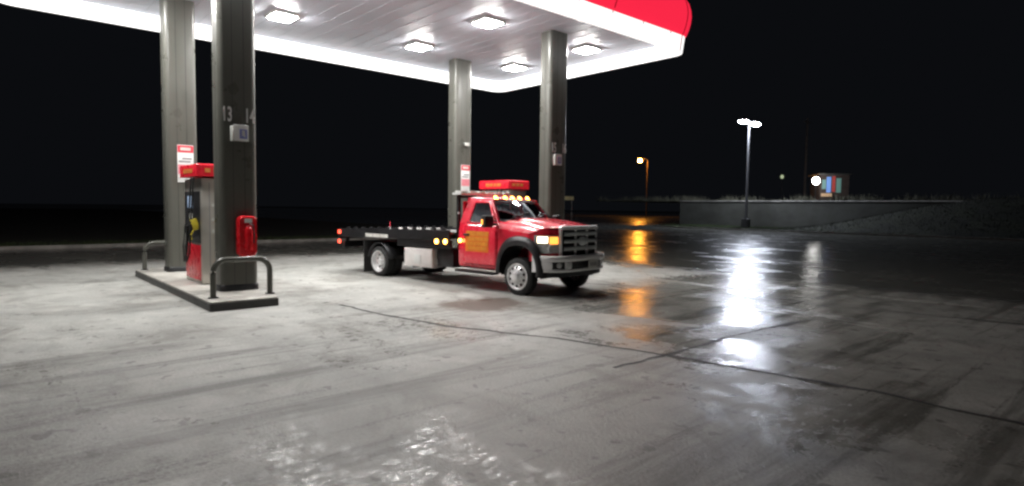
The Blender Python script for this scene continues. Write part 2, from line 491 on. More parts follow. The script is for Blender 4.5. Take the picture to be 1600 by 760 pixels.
# ================================================================== CANOPY
ZB, ZS, ZT = 6.05, 6.42, 7.55
UW, VW, RC = 8.05, 14.45, .42
can = empty('gas_station_canopy', SC, SA, 'flat canopy roof with red fascia and glowing white lower band over the pumps', 'canopy')
def outline(off, z, n=7):
    # rounded rectangle in station frame, offset outward by off; y = -v
    P = []; r = RC + off
    for cx, cy, a0 in ((UW - RC, -RC, 0), (RC, -RC, 90), (RC, -(VW - RC), 180), (UW - RC, -(VW - RC), 270)):
        for i in range(n + 1):
            a = R(a0 + 90 * i / n); P.append((cx + r * math.cos(a), cy + r * math.sin(a), z))
    return P
m = MB(); m.loft([outline(-.10, ZS), outline(-.10, ZS + .12)], True, True, True)
sof = m.build('soffit', 'soffit_white', can)
m = MB()                                                          # roof deck above
m.loft([outline(-.16, ZS + .15), outline(-.16, ZT - .2)], True, True, True); m.build('roof_deck', 'grey_steel', can)
m = MB(); m.loft([*[outline(d, ZB + h) for d, h in ((.06, .425), (.10, .47), (.16, .62), (.205, .80), (.22, .95), (.205, 1.10), (.15, 1.28), (.06, 1.42), (-.04, 1.49), (-.14, 1.50), (-.14, .50))]], True)
m.build('fascia', 'fascia_red', can)
m = MB(); m.loft([outline(-.095, ZB), outline(0, ZB), outline(.055, ZB + .415), outline(-.095, ZB + .415), outline(-.095, ZB)], True)
m.build('light_band', 'band_white', can, ang=30)
# panel seams: slim posts across band and fascia
m = MB(); m2 = MB()
def ribs(x, y, nx, ny, h0):
    K = [(.0, .0), (.06, .425), (.10, .47), (.16, .62), (.205, .80), (.22, .95), (.205, 1.10), (.15, 1.28), (.06, 1.42)]
    K = [k for k in K if k[1] >= h0]; n = Vector((nx, ny, 0)); t = Vector((-ny, nx, 0)) * .014; b = Vector((x, y, ZB))
    A = [b + n * (d + .006) + Vector((0, 0, h)) for d, h in K]; B = [b + n * (d - .02) + Vector((0, 0, h)) for d, h in K]
    m2.loft([[p - t for p in A], [p + t for p in A], [p + t for p in B], [p - t for p in B], [p - t for p in A]])
def seam(x, y, nx, ny, full):
    rot = Matrix.Rotation(math.atan2(ny, nx), 4, 'Z')
    m.box((x + nx * (-.022), y + ny * (-.022), ZB + .39), (.16, .03, .06), rot)
    if full: ribs(x, y, nx, ny, .47)
k = 0
v = .95
while v < VW - .9:
    seam(0, -v, -1, 0, k % 3 == 2); seam(UW, -v, 1, 0, k % 3 == 2); v += 1.2; k += 1
u = .95
while u < UW - .8:
    seam(u, 0, 0, 1, False); seam(u, -VW, 0, -1, False); u += 1.2
for cx, cy, a in ((UW - RC, -RC, 0), (UW - RC, -RC, 90), (RC, -RC, 90), (RC, -RC, 180)):
    x = cx + RC * math.cos(R(a)); y = cy + RC * math.sin(R(a))
    ribs(x, y, math.cos(R(a)), math.sin(R(a)), 0)
m.pieces('band_clip', 'seam_grey', can); m2.pieces('panel_seam', 'valance_red', can)
# soffit board joints
m = MB()
for i in range(1, 36):
    m.box((UW / 2, -i * .40, ZS - .0015), (UW - .25, .012, .006))
m.build('soffit_joint', 'joint_grey', can)

fix = None
fl = {(2.4, 1.4): 'bright square canopy light nearest the far corner of the canopy', (5.55, 1.4): 'bright square canopy light beside the right canopy column, near the end band',
      (2.4, 5.1): 'bright square canopy light left of the middle column, above the truck bed', (5.55, 5.1): 'bright square canopy light above the truck cab, between the two island rows',
      (2.4, 9.05): 'bright square canopy light just right of the thick foreground column', (5.55, 9.05): 'bright canopy light above the driving lane, just out of the top of the picture',
      (2.4, 12.9): 'bright canopy light at the far left end beyond the pump', (5.55, 12.9): 'bright canopy light overhead to the left of the pump island'}
for (u, v), lab in fl.items():
    if fix is None:
        fix = empty('canopy_light', SW(u, v, ZS), SA, lab, 'ceiling light', 'lights recessed under the canopy')
        m = MB(); m.box((0, 0, -.035), (.64, .64, .06), None, .02); m.build('housing', 'white_paint', fix)
        m = MB(); m.loft([[(x * k, y * k, z) for x, y in ((-1, -1), (1, -1), (1, 1), (-1, 1))] for k, z in ((.27, -.06), (.262, -.082), (.21, -.105))], True, True, True)
        m.build('lens', 'led_lens', fix, bevel=.01)
    else: dup(fix, SW(u, v, ZS), lab)

# ================================================================== ISLANDS, COLUMNS, PUMPS
def rr2d(w, d, r, n=5):
    P = []
    for cx, cy, a0 in ((w / 2 - r, d / 2 - r, 0), (-w / 2 + r, d / 2 - r, 90), (-w / 2 + r, -d / 2 + r, 180), (w / 2 - r, -d / 2 + r, 270)):
        for i in range(n + 1):
            a = R(a0 + 90 * i / n); P.append((cx + r * math.cos(a), cy + r * math.sin(a)))
    return P
def island(v, label):
    t = empty('pump_island', SW(3.9, v), SA, label, 'pump island', 'raised concrete pump islands')
    m = MB(); P = rr2d(6.25, 1.12, .05)
    m.loft([[(x, y, 0) for x, y in P], [(x, y, .125) for x, y in P]], True); m.build('edge', 'island_edge', t)
    P = rr2d(6.23, 1.10, .05); P2 = rr2d(6.17, 1.04, .04)
    m = MB(); m.loft([[(x, y, .02) for x, y in P], [(x, y, .15) for x, y in P], [(x, y, .165) for x, y in P2]], True, False, True)
    m.build('slab', 'island_top', t); return t
island(11.47, 'raised concrete island with black edge under the near pump and numbered column')
island(3.15, 'raised concrete island behind the red truck under the far pump')

def column(u, v, label, nums=None):
    t = empty('canopy_column', SW(u, v, .16), SA, label, 'column', 'clad columns holding the canopy')
    m = MB(); P = rr2d(.46, .66, .11); h = ZS - .16
    m.loft([[(x, y, 0) for x, y in P], [(x, y, h) for x, y in P]], True); m.build('cladding', 'column_paint', t, ang=50)
    m = MB()
    for yy in (-.10, .10): m.box((.229, yy, h / 2), (.006, .008, h - .02))
    for yy in (-.329, .329): m.box((.02, yy, h / 2), (.008, .006, h - .02))
    m.pieces('reveal', 'black_plastic', t)
    m = MB(); P = rr2d(.50, .70, .12); P2 = rr2d(.475, .675, .115)
    m.loft([[(x, y, .0) for x, y in P], [(x, y, .10) for x, y in P], [(x, y, .12) for x, y in P2]], True); m.build('base_trim', 'black_plastic', t)
    if nums:
        for s, yy in zip(nums, (-.195, .195)):
            text_mesh('number', s, .36, 'white_paint', t, (.2400, yy, 3.35 - .16), (R(90), 0, R(90)), .007).scale = (.50, 1, 1)
    return t
CV1, CV2 = 11.22, 3.10
column(5.72, CV1, 'wide dark olive column with white numbers 13 and 14 in front of the near pump', ('13', '14'))
column(1.70, CV1, 'dark olive column partly behind the pump at the far left', None)
column(5.92, CV2, 'dark olive column rising right behind the truck cab, small white sign on it', ('15', '16'))
column(1.70, CV2, 'dark olive column behind the truck bed with a red and white banner', None)

def small_sign(u, v, z, label):
    t = empty('column_sign', SW(u, v, z), SA, label, 'sign', 'white notice boxes on the columns')
    m = MB(); m.box((.03, 0, 0), (.055, .26, .29), None, .008); m.build('sign_body', 'white_paint', t)
    m = MB(); m.box((.0595, .035, -.02), (.004, .13, .17)); m.build('sign_picture', 'sign_blue', t)
    m = MB(); m.box((.0625, .035, -.005), (.003, .05, .10)); m.box((.0625, .055, -.05), (.0035, .02, .05)); m.build('sign_mark', 'off_white', t)
    m = MB(); m.box((.05, -.155, -.02), (.05, .045, .27), Matrix.Rotation(R(35), 4, 'Z'), .004); m.build('side_flap', 'off_white', t)
    return t
small_sign(5.952, 11.19, 3.04, 'small white notice box with blue centre under the numbers 13 and 14')
small_sign(6.152, 3.16, 3.05, 'small white notice box on the column right behind the truck cab')

def banner(u, v, z, label):
    t = empty('column_banner', SW(u, v, z), SA, label, 'banner', 'red and white banners on the rear columns')
    m = MB(); m.box((.012, 0, .43), (.02, .34, .86), None, .004); m.build('panel', 'white_paint', t)
    m = MB(); m.box((.024, 0, .77), (.004, .33, .16)); m.build('header', 'sign_red', t)
    m = MB(); m.box((.0255, 0, .77), (.004, .22, .07)); m.build('header_mark', 'off_white', t)
    m = MB(); m.box((.024, 0, .30), (.004, .32, .22)); m.build('lower_band', 'sign_pink', t)
    m = MB(); m.box((.024, .03, .55), (.003, .20, .035)); m.box((.024, -.02, .48), (.003, .24, .035)); m.pieces('text_bar', 'seam_grey', t)
    return t
banner(1.931, 3.04, 2.24, 'tall red and white banner on the column above the truck bed')
banner(1.931, 11.16, 2.24, 'tall red and white banner on the column behind the left pump')
t = empty('wall_bracket', SW(1.931, 3.05, 3.78), SA, 'small grey bracket sticking out high on the middle column', 'bracket')
m = MB(); m.box((.05, 0, 0), (.10, .16, .05), None, .006); m.build('arm', 'grey_steel', t)
m = MB(); m.box((.105, 0, -.03), (.012, .18, .10), None, .004); m.build('plate', 'off_white', t)

# extinguisher cabinet on column 13/14
t = empty('extinguisher_cabinet', SW(5.952, 11.13, .80), SA, 'red cabinet with a fire extinguisher on the column above the hoop rail', 'extinguisher')
P = rr2d(.32, .74, .09)
m = MB(); m.loft([[(0, x, y + .37) for x, y in P], [(.15, x, y + .37) for x, y in P], [(.18, x * .93, y * .95 + .37) for x, y in P]], True, True, True)
m.build('case', 'extinguisher_red', t)
m = MB(); m.lathe([(0, .0), (0, .07), (.36, .075), (.42, .05), (.45, .02), (.47, .02), (.48, 0)], (.175, 0, .12), (0, 0, 1), 20); m.build('extinguisher', 'extinguisher_red', t)
m = MB(); m.box((.185, 0, .655), (.012, .13, .075)); m.build('label_plate', 'white_paint', t)
m = MB(); m.tube([(.19, .02, .60), (.24, .07, .57), (.24, .085, .4), (.22, .08, .25)], .012, 8); m.build('hose', 'black_plastic', t)

def hoop(u, v, label):
    t = empty('hoop_guard', SW(u, v, .165), SA, label, 'guard rail', 'bent pipe guards at the island ends')
    path = [(0, -.47, 0), (0, -.47, .42)]
    for i in range(1, 9):
        a = R(180 - 90 * i / 8); path.append((0, -.47 + .22 + .22 * math.cos(a), .42 + .22 * math.sin(a)))
    for i in range(1, 9):
        a = R(90 - 90 * i / 8); path.append((0, .47 - .22 + .22 * math.cos(a), .42 + .22 * math.sin(a)))
    path += [(0, .47, 0)]
    m = MB(); m.tube(path, .048, 14); m.build('pipe', 'column_paint', t, ang=60)
    m = MB()
    for s in (-1, 1): m.cyl((0, .47 * s, -.004), (0, .47 * s, .016), .085, .08)
    m.pieces('foot_flange', 'black_plastic', t); return t
hp = hoop(6.62, 11.40, 'dark bent pipe hoop guarding the column with the red cabinet')
dup(hp, SW(1.05, 11.40, .165), 'dark bent pipe hoop at the rear end of the left island')

def pump(v, label):
    # local x = u, faces to both +-y; U-end at +x
    t = empty('fuel_pump', SW(4.1, v, .165), SA, label, 'fuel pump', 'fuel pumps on the islands')
    m = MB(); m.box((0, 0, 1.05), (1.22, .66, 2.08), None, .03); m.build('cabinet', 'stainless', t)
    m = MB(); P = rr2d(1.36, .82, .07)
    m.loft([[(x, y, 2.12) for x, y in P], [(x, y, 2.34) for x, y in P], [(x * .97, y * .97, 2.36) for x, y in P]], True, True, True); m.build('valance', 'valance_red', t)
    for s in (-1, 1):
        m = MB()
        for i, w in enumerate((.16, .10, .13, .15)): m.box((.26 - i * .17, s * .412, 2.235), (w, .006, .09))
        m.pieces('valance_lettering', 'bronze_vinyl', t)
        m = MB(); m.box((0, s * .334, .42), (1.10, .012, .70), None, .004); m.build('lower_door', 'valance_red', t)
        m = MB(); m.box((0, s * .336, 1.32), (1.12, .016, 1.02), None, .004); m.build('dispenser_face', 'black_plastic', t)
        m = MB(); m.box((-.12, s * .347, 1.62), (.36, .01, .24)); m.build('screen', 'screen', t)
        m = MB(); m.box((-.12, s * .347, 1.28), (.34, .01, .22)); m.build('keypad', 'off_white', t)
        for i, xx in enumerate((.26, .44)):
            n = MB(); n.box((xx, s * .40, 1.18), (.05, .12, .22), Matrix.Rotation(R(-18 * s), 4, 'X'), .015)
            n.tube([(xx, s * .42, 1.08), (xx, s * .47, .98), (xx, s * .46, .88)], .014, 8)
            no = n.build('nozzle', 'black_plastic' if i == 0 else 'yellow_rubber', t)
            h = MB(); h.tube([(xx, s * .44, 1.28), (xx + .02, s * .54, 1.15), (xx + .03, s * .58, .75), (xx, s * .56, .45), (xx - .04, s * .50, .62), (xx - .05, s * .46, 1.3), (xx - .05, s * .40, 2.1)], .017, 8)
            h.build('hose', 'rubber', t)
    # end panel facing +x with rivets and a seam
    m = MB(); m.box((.612, .0, 1.05), (.008, .61, 2.0), None, .003); m.build('end_panel', 'stainless', t)
    m = MB()
    for zz in (1.55, 1.28, 1.05): m.box((.6175, -.12, zz), (.006, .04, .07))
    m.pieces('latch', 'off_white', t)
    m = MB(); m.box((.617, -.18, 1.05), (.006, .012, 1.9)); m.pieces('panel_seam', 'seam_grey', t)
    m = MB()
    for i in range(3):
        m.box((.6815, -.22 + i * .15, 2.235), (.006, .10, .08))
    m.pieces('end_lettering', 'bronze_vinyl', t)
    return t
pump(11.22, 'stainless steel fuel pump with red top beside the column numbered 13 and 14')
pump(3.26, 'far fuel pump whose red top shows above the truck cab')

# ================================================================== TOW TRUCK  (x forward from the front axle, y left, z up)
TRUCK_AZ = R(-41.564)
T = empty('tow_truck', (0.785, 12.743, 0), TRUCK_AZ, 'red flatbed tow truck with chrome grille parked under the canopy', 'tow truck')

def plan(y):                                                      # nose outline seen from above
    y = abs(y); K = [(0, .80), (.3, .795), (.5, .78), (.62, .745), (.72, .69), (.80, .62), (.87, .515), (.92, .39), (.955, .25)]
    for (a, xa), (b, xb) in zip(K, K[1:]):
        if y <= b: return xa + (xb - xa) * (y - a) / (b - a)
    return .25
def arch(x):
    k = min(1, abs(x) / .53)
    return .36 + .68 * (1 - k ** 2.5) ** (1 / 2.5)
def hood_z(x, y):                                                  # hood and fender top surface
    t = max(0, min(1, (x + .62) / 1.34)); y = abs(y)
    base = 1.54 - .05 * t - .085 * t ** 2.4                         # centre line, drops to the nose
    if y < .42: dz = 0
    elif y < .52: dz = -.03 * (y - .42) / .10
    elif y < .74: dz = -.03 - .015 * (y - .52) / .22
    elif y < .80: dz = -.045 - .012 * (y - .74) / .06
    elif y < .90: dz = -.057 - .075 * ((y - .80) / .10) ** 1.6
    else: dz = -.132 - .09 * ((y - .90) / .055)
    return base + dz - .012 * y * y
YS = [0, .14, .28, .40, .46, .52, .62, .72, .76, .80, .84, .87, .90, .925, .945, .955]
def body_ring(x, s=0.0):
    half = []
    zb = arch(x) if -.53 <= x <= .53 else (.46 if x < 0 else .70)
    for y in YS:
        xx = x if s == 0 else .25 + s * (plan(y) - .25)
        half.append((xx, y, hood_z(xx, y)))
    sx = .25 if s else x
    if s: zb = .25 and max(.72, arch(.25) * (1 - s) + .72 * s)
    ztop = half[-1][2]
    for k in (.12, .3, .55, .8, 1): half.append((sx if s == 0 else .25, .957 + .006 * math.sin(k * 3), ztop + (zb - ztop) * k))
    ring = [(p[0], -p[1], p[2]) for p in reversed(half)] + [(p[0], p[1], p[2]) for p in half[1:]]
    return ring
rings = [body_ring(x) for x in (-.64, -.6, -.56, -.531)]
rings += [body_ring(-.529 + .779 * i / 24) for i in range(25)]
rings += [body_ring(.25, s) for s in (.2, .4, .6, .8, 1.0)]
m = MB(); m.loft(rings); body = m.build('front_body', 'red_paint', T, ang=32, solid=.008)
# nose backing between hood edge and bumper
m = MB(); a = []; b = []
ny = [-.95 + .05 * i for i in range(39)]
for y in ny:
    a.append((plan(y) - .012, y, hood_z(plan(y), y) - .012)); b.append((plan(y) - .012, y, .70))
m.loft([a, b]); m.build('nose_panel', 'red_paint', T)
# hood cut line
m = MB()
for s in (-1, 1):
    m.loft([[(x, s * (.765 + .0 * x), hood_z(x, .765) + .006) for x in [-.5 + .06 * i for i in range(19)]], [(x, s * .775, hood_z(x, .775) + .006) for x in [-.5 + .06 * i for i in range(19)]]])
m.pieces('hood_gap', 'black_plastic', T)
# cowl between hood and windscreen
m = MB(); m.loft([[(-.40 - .12 * y * y, y, hood_z(-.5, y) + .008) for y in [-.84 + .07 * i for i in range(25)]], [(-.56 - .18 * y * y, y, 1.53 - .05 * y * y) for y in [-.84 + .07 * i for i in range(25)]]])
m.build('cowl', 'black_plastic', T)

# cab lower shell
CP = [(.84, .42), (.93, .47), (.95, .56), (.957, .85), (.955, 1.1), (.945, 1.24), (.925, 1.34), (.90, 1.395)]
def cab_ring(x, ins=0.0):
    return [(x, -(y - ins), z) for y, z in reversed(CP)][::-1] and ([(x, -(y - ins), z) for y, z in CP][::-1] + [(x, y - ins, z) for y, z in CP])
m = MB()
rr_ = [[(x, -(y - i), z) for y, z in reversed(CP)] + [(x, y - i, z) for y, z in CP] for x, i in ((-1.80, .05), (-1.785, .015), (-1.76, .0), (-1.2, 0), (-.63, 0))]
m.loft(rr_, True, True, True); cab = m.build('cab_shell', 'red_paint', T, ang=40)
# pillars, roof
def pillar(p0, p1, w, d, mb):
    p0 = Vector(p0); p1 = Vector(p1); ax = (p1 - p0)
    q = ax.to_track_quat('Z', 'Y').to_matrix().to_4x4()
    mb.box((p0 + p1) / 2, (w, d, ax.length), q, .012)
ZR = 1.925
m = MB()
RF = [(-.90 - .08 * (y / .72) ** 2, y) for y in [-.735 + .1225 * i for i in range(13)]]
rows = []
for t in [0, .04, .12, .3, .5, .7, .88, .96, 1]:
    row = []
    for (xf, y) in RF:
        x = xf + (-1.70 - xf) * t
        dome = .045 * (1 - (y / .74) ** 4) * (1 - abs(2 * t - 1) ** 5) + .03 * min(1, t * 1.2)
        row.append((x, y, ZR + dome - .02))
    rows.append(row)
m.loft(rows)
m.build('roof', 'red_paint', T, ang=60, solid=.05)
m = MB()
for s in (-1, 1):
    m.prism([(-.60, s * .90, 1.38), (-.70, s * .905, 1.38), (-1.04, s * .745, 1.90), (-.96, s * .735, 1.91)], (0, -s * .06, 0))           # A
    m.prism([(-1.50, s * .908, 1.38), (-1.80, s * .905, 1.38), (-1.735, s * .745, 1.91), (-1.44, s * .75, 1.91)], (0, -s * .06, 0))      # B
    m.prism([(-.94, s * .74, 1.875), (-1.72, s * .755, 1.855), (-1.72, s * .742, 1.93), (-.94, s * .728, 1.93)], (0, -s * .06, 0))       # rail
m.pieces('pillar', 'red_paint', T, bevel=.012)
m = MB()                                                          # rear wall of the cab with a window hole left dark
m.box((-1.765, 0, 1.42), (.03, 1.72, .10)); m.box((-1.735, 0, 1.87), (.04, 1.44, .12))
for s in (-1, 1): m.box((-1.755, s * .70, 1.63), (.03, .26, .5))
m.pieces('rear_wall', 'red_paint', T)
m = MB(); m.box((-1.75, 0, 1.64), (.008, 1.2, .40)); m.build('rear_window', 'tinted_glass', T)
# windscreen
wy = [-1 + .1 * i for i in range(21)]
def ws(t, y):
    base = Vector((-.37 - .20 * y * y, y * .875, 1.525 - .06 * y * y)); top = Vector((-.90 - .075 * y * y, y * .725, 1.915 - .03 * y * y))
    p = base.lerp(top, t); p.x += .025 * math.sin(math.pi * t); return p
m = MB(); m.loft([[ws(t, y) for y in wy] for t in (0, .2, .4, .6, .8, 1)]); m.build('windscreen', 'wind_glass', T, ang=80)
m = MB(); m.loft([[ws(t, y) + Vector((.008, 0, .004)) for y in wy] for t in (-.03, .05)]); m.loft([[ws(t, y) + Vector((.008, 0, .004)) for y in wy] for t in (.94, 1.0)])
m.pieces('windscreen_trim', 'black_plastic', T, ang=80)
for y0 in (-.75, .08):
    m = MB(); a = ws(.02, y0) + Vector((.03, 0, .02)); b = ws(.30, y0 + .62) + Vector((.025, 0, .018)); m.tube([a, b], .011, 8)
    m.tube([ws(.03, y0) + Vector((.03, 0, .03)), ws(.27, y0 + .28) + Vector((.04, 0, .03))], .012, 8); m.build('wiper', 'black_plastic', T)
# interior
m = MB(); m.box((-.72, 0, 1.33), (.34, 1.6, .20), None, .05); m.build('dashboard', 'interior', T)
for y in (-.42, .42):
    m = MB(); m.box((-1.42, y, 1.12), (.46, .52, .18), None, .05); m.box((-1.60, y, 1.42), (.14, .48, .55), Matrix.Rotation(R(-10), 4, 'Y'), .06); m.box((-1.66, y, 1.76), (.10, .26, .17), None, .04)
    m.build('seat', 'interior', T)
m = MB(); pts = [(-1.02 + .09 * math.cos(a) * .5, .42 + .18 * math.sin(a), 1.42 + .17 * math.cos(a)) for a in [R(24 * i) for i in range(16)]]
m.tube(pts, .015, 8); m.build('steering_wheel', 'black_plastic', T)
m = MB(); m.box((-1.34, 0, 1.895), (.66, 1.3, .012)); m.build('headliner', 'headliner', T)

# doors
for s in (-1, 1):
    m = MB(); xs = [-1.60 + 1.0 * i / 10 for i in range(11)]; D = []
    prof = [(.957, .52), (.964, .56), (.971, .85), (.969, 1.1), (.959, 1.24), (.939, 1.34), (.913, 1.40)]
    for x in xs: D.append([(x, s * y, z) for y, z in prof])
    m.loft(D); d = m.build('door', 'red_paint', T, ang=40, solid=.012)
    f = MB()                                                     # window frame, sloping with the pillars
    A = [(-.665, .912, 1.40), (-1.52, .912, 1.40), (-1.455, .762, 1.885), (-1.00, .752, 1.885)]
    B = [(-.74, .910, 1.43), (-1.48, .910, 1.43), (-1.425, .774, 1.845), (-1.03, .765, 1.845)]
    for i in range(4):
        j = (i + 1) % 4
        f.loft([[A[i], A[j]], [B[i], B[j]]])
    fr = MB()
    for i in range(4):
        j = (i + 1) % 4
        fr.quad(*[(p[0], s * (p[1] + .004), p[2]) for p in (A[i], A[j], B[j], B[i])])
    f.bm.free()
    fo = fr.build('window_frame', 'red_paint', d, solid=.02)
    g_ = MB(); g_.quad(*[(p[0], s * (p[1] - .004), p[2]) for p in B]); g_.build('window', 'tinted_glass', d)
    sl = MB(); sl.box((-1.11, s * .917, 1.418), (.86, .012, .022)); sl.build('window_seal', 'black_plastic', d)
    h = MB(); h.box((-1.50, s * .982, 1.16), (.17, .035, .045), None, .012); h.build('handle', 'black_plastic', d)
    if s < 0:
        # company lettering: rows of orange characters, unreadable in the picture
        sg = MB(); rnd = random.Random(5)
        for row, (z, hh, x0, x1) in enumerate(((1.19, .105, -1.47, -.86), (1.075, .085, -1.45, -.90), (.975, .085, -1.48, -.87), (.88, .075, -1.44, -.92))):
            x = x0
            while x < x1:
                w = rnd.uniform(.035, .065); yy = .984 if z < 1.15 else .979
                sg.box((x + w / 2, -yy, z), (w, .006, hh * rnd.uniform(.86, 1)), Matrix.Rotation(R(4 if z > 1.15 else 0), 4, 'X')); x += w + rnd.choice((.006, .008, .012, .02))
        sg.build('lettering', 'orange_vinyl', d)
        sb = MB(); sb.loft([[(x, -(y_ + .0085), z_) for y_, z_ in ((.969, .80), (.971, .88), (.970, 1.0), (.969, 1.1), (.959, 1.24))] for x in (-1.53, -.84)]); sb.build('sign_panel', 'yellow_vinyl', d)
# sill step and mirrors
for s in (-1, 1):
    m = MB(); m.box((-1.20, s * .97, .375), (1.15, .20, .05), None, .015); m.build('running_board', 'black_steel', T)
    mr = MB(); mr.box((-.70, s * 1.16, 1.465), (.13, .24, .25), Matrix.Rotation(R(8 * s), 4, 'Z'), .035); mo = mr.build('mirror', 'black_plastic', T)
    a_ = MB(); a_.tube([(-.66, s * .93, 1.40), (-.68, s * 1.06, 1.41)], .022, 8); a_.tube([(-.66, s * .93, 1.47), (-.68, s * 1.06, 1.49)], .018, 8); a_.build('mirror_arm', 'black_plastic', mo)
    gl = MB(); gl.box((-.757, s * 1.168, 1.48), (.004, .17, .22), Matrix.Rotation(R(8 * s), 4, 'Z')); gl.build('mirror_glass', 'dark_chrome', mo)
    am = MB(); am.box((-.735, s * 1.284, 1.455), (.045, .012, .10), Matrix.Rotation(R(8 * s), 4, 'Z'), .005); am.build('mirror_lamp', 'amber_dim', mo)
# cab-side amber lamp, behind the door
m = MB(); m.lathe([(0, .045), (.02, .045), (.03, .03), (.034, 0)], (-1.72, -.955, 1.02), (0, -1, 0), 16); m.build('side_lamp', 'amber_lamp', T)

# fender flares
for s in (-1, 1):
    m = MB(); rings = []
    for i in range(33):
        a = math.pi * (1.0 - i / 32)
        ca, sa = math.cos(a), max(0, math.sin(a))
        e = 2 / 2.5
        cx = (abs(ca) ** e) * (1 if ca > 0 else -1); sz = sa ** e
        inn = (.49 * cx, .40 + .60 * sz); out = (.625 * cx, .40 + .79 * sz)
        if cx > .8: pass
        rings.append([(inn[0], s * .90, inn[1]), (inn[0], s * 1.025, inn[1]), ((inn[0] * .6 + out[0] * .4), s * 1.045, inn[1] * .6 + out[1] * .4), ((inn[0] * .25 + out[0] * .75), s * 1.02, inn[1] * .25 + out[1] * .75), (out[0], s * .962, out[1])])
    m.loft(rings); m.build('wheel_flare', 'black_plastic', T, ang=50)
    m = MB(); rings = []
    for i in range(17):
        a = math.pi * (1.0 - i / 16)
        rings.append([(.52 * math.cos(a), s * y, .36 + .66 * math.sin(a)) for y in (.50, .93)])
    m.loft(rings); m.build('wheel_well', 'black_plastic', T)

# head lamps
for s in (-1, 1):
    def patch(y0, y1, z0, z1, off, n=7):
        mb = MB(); mb.loft([[(plan(y) + off, s * y, z) for z in [z0 + (z1 - z0) * k / 4 for k in range(5)]] for y in [y0 + (y1 - y0) * i / n for i in range(n + 1)]]); return mb
    hl = patch(.625, .932, .865, 1.215, .012).build('headlight', 'clear_lens', T, ang=60)
    patch(.66, .80, 1.05, 1.19, .020).build('turn_signal', 'amber_dim', hl)
    patch(.82, .915, 1.07, 1.19, .020).build('high_beam', 'head_lamp', hl)
    r_ = MB(); r_.lathe([(0, .06), (.006, .075), (.02, .08), (.03, .07)], (plan(.76) - .005, s * .76, .96), (1, s * .5, 0), 20); r_.build('reflector', 'chrome', hl)
# grille
gr = MB()
gr.loft([[(plan(y) + .004, y, .79) for y in [-.61 + .061 * i for i in range(21)]], [(plan(y) + .004, y, 1.35) for y in [-.61 + .061 * i for i in range(21)]]])
gr = gr.build('grille', 'black_plastic', T)
def bar_h(mb, z, hh, d, y0=-.60, y1=.60, n=16):
    sec = []
    for i in range(n + 1):
        y = y0 + (y1 - y0) * i / n; x = plan(y) + .01
        sec.append([(x, y, z - hh / 2), (x + d * .9, y, z - hh / 2 + .010), (x + d, y, z), (x + d * .9, y, z + hh / 2 - .012), (x, y, z + hh / 2)])
    mb.loft(sec, False, False, False)
m = MB(); bar_h(m, 1.365, .085, .075, -.63, .63); bar_h(m, .795, .05, .04, -.63, .63)
for s in (-1, 1): m.box((plan(.61) + .014, s * .605, 1.08), (.06, .06, .60), Matrix.Rotation(R(18 * s), 4, 'Z'), .015)
m.build('grille_surround', 'chrome', gr)
m = MB()
for z in (1.245, 1.10, .955): bar_h(m, z, .088, .062, -.575, .575)
m.build('grille_bar', 'dark_chrome', gr)
m = MB()
for y in (-.2, .2): m.box((.82, y, 1.08), (.05, .045, .50), None, .012)
m.pieces('grille_post', 'chrome', gr)
m = MB()
for i in range(-18, 19):
    if abs(i) != 6: m.box((plan(i * .032) + .012, i * .032, 1.08), (.012, .006, .50))
m.build('grille_mesh', 'black_steel', gr)
m = MB(); m.lathe([(0, .10), (.012, .10), (.02, .085), (.022, 0)], (.855, 0, 1.10), (1, 0, 0), 28)
for vv in m.bm.verts: vv.co.y *= 1.45
bd = m.build('badge', 'dark_chrome', gr)
# bumper
def bplan(y): return plan(abs(y) * .93) + .16
def bump_strip(mb, y0, y1, z0, z1, d=.0, n=10, bulge=.03):
    sec = []
    for i in range(n + 1):
        y = y0 + (y1 - y0) * i / n; x = bplan(y) + d
        sec.append([(x - .10, y, z0), (x - .01, y, z0), (x + bulge * .8, y, z0 + (z1 - z0) * .10), (x + bulge, y, z0 + (z1 - z0) * .4), (x + bulge * .96, y, z0 + (z1 - z0) * .75), (x + bulge * .55, y, z0 + (z1 - z0) * .93), (x - .01, y, z1), (x - .10, y, z1)])
    mb.loft(sec, True, True, True)
m = MB()
bump_strip(m, -1.01, 1.01, .705, .825, n=30, bulge=.035); bump_strip(m, -1.01, 1.01, .50, .565, n=30, bulge=.015)
for s in (-1, 1):
    bump_strip(m, s * .50, s * .62, .56, .72, n=4); bump_strip(m, s * .88, s * 1.01, .56, .72, n=5)
bp = m.build('bumper', 'chrome', T, ang=50)
m = MB(); bump_strip(m, -.95, .95, .555, .725, -.035, 26, .0); m.build('bumper_opening', 'black_plastic', bp)
for s in (-1, 1):
    m = MB(); m.lathe([(0, .055), (.02, .055), (.028, .04), (.03, 0)], (bplan(.74) - .036, s * .74, .64), (1, s * .35, 0), 18); m.build('fog_lamp', 'clear_lens', bp)
m = MB(); bump_strip(m, -.86, .86, .40, .495, -.06, 20, .0); m.build('air_dam', 'black_plastic', bp)
m = MB(); m.box((1.012, .17, .635), (.012, .32, .17), None, .004); pl = m.build('license_plate', 'off_white', T)
m = MB()
for i, w in enumerate((.03, .03, .03, .03, .03, .03)): m.box((1.0195, .07 + i * .04, .635), (.002, .022, .07))
m.pieces('plate_mark', 'seam_grey', pl)
m = MB(); m.box((.10, 0, .42), (.9, 1.3, .10), None, .02); m.cyl((0, -.85, .37), (0, .85, .37), .05); m.build('front_axle', 'black_steel', T)

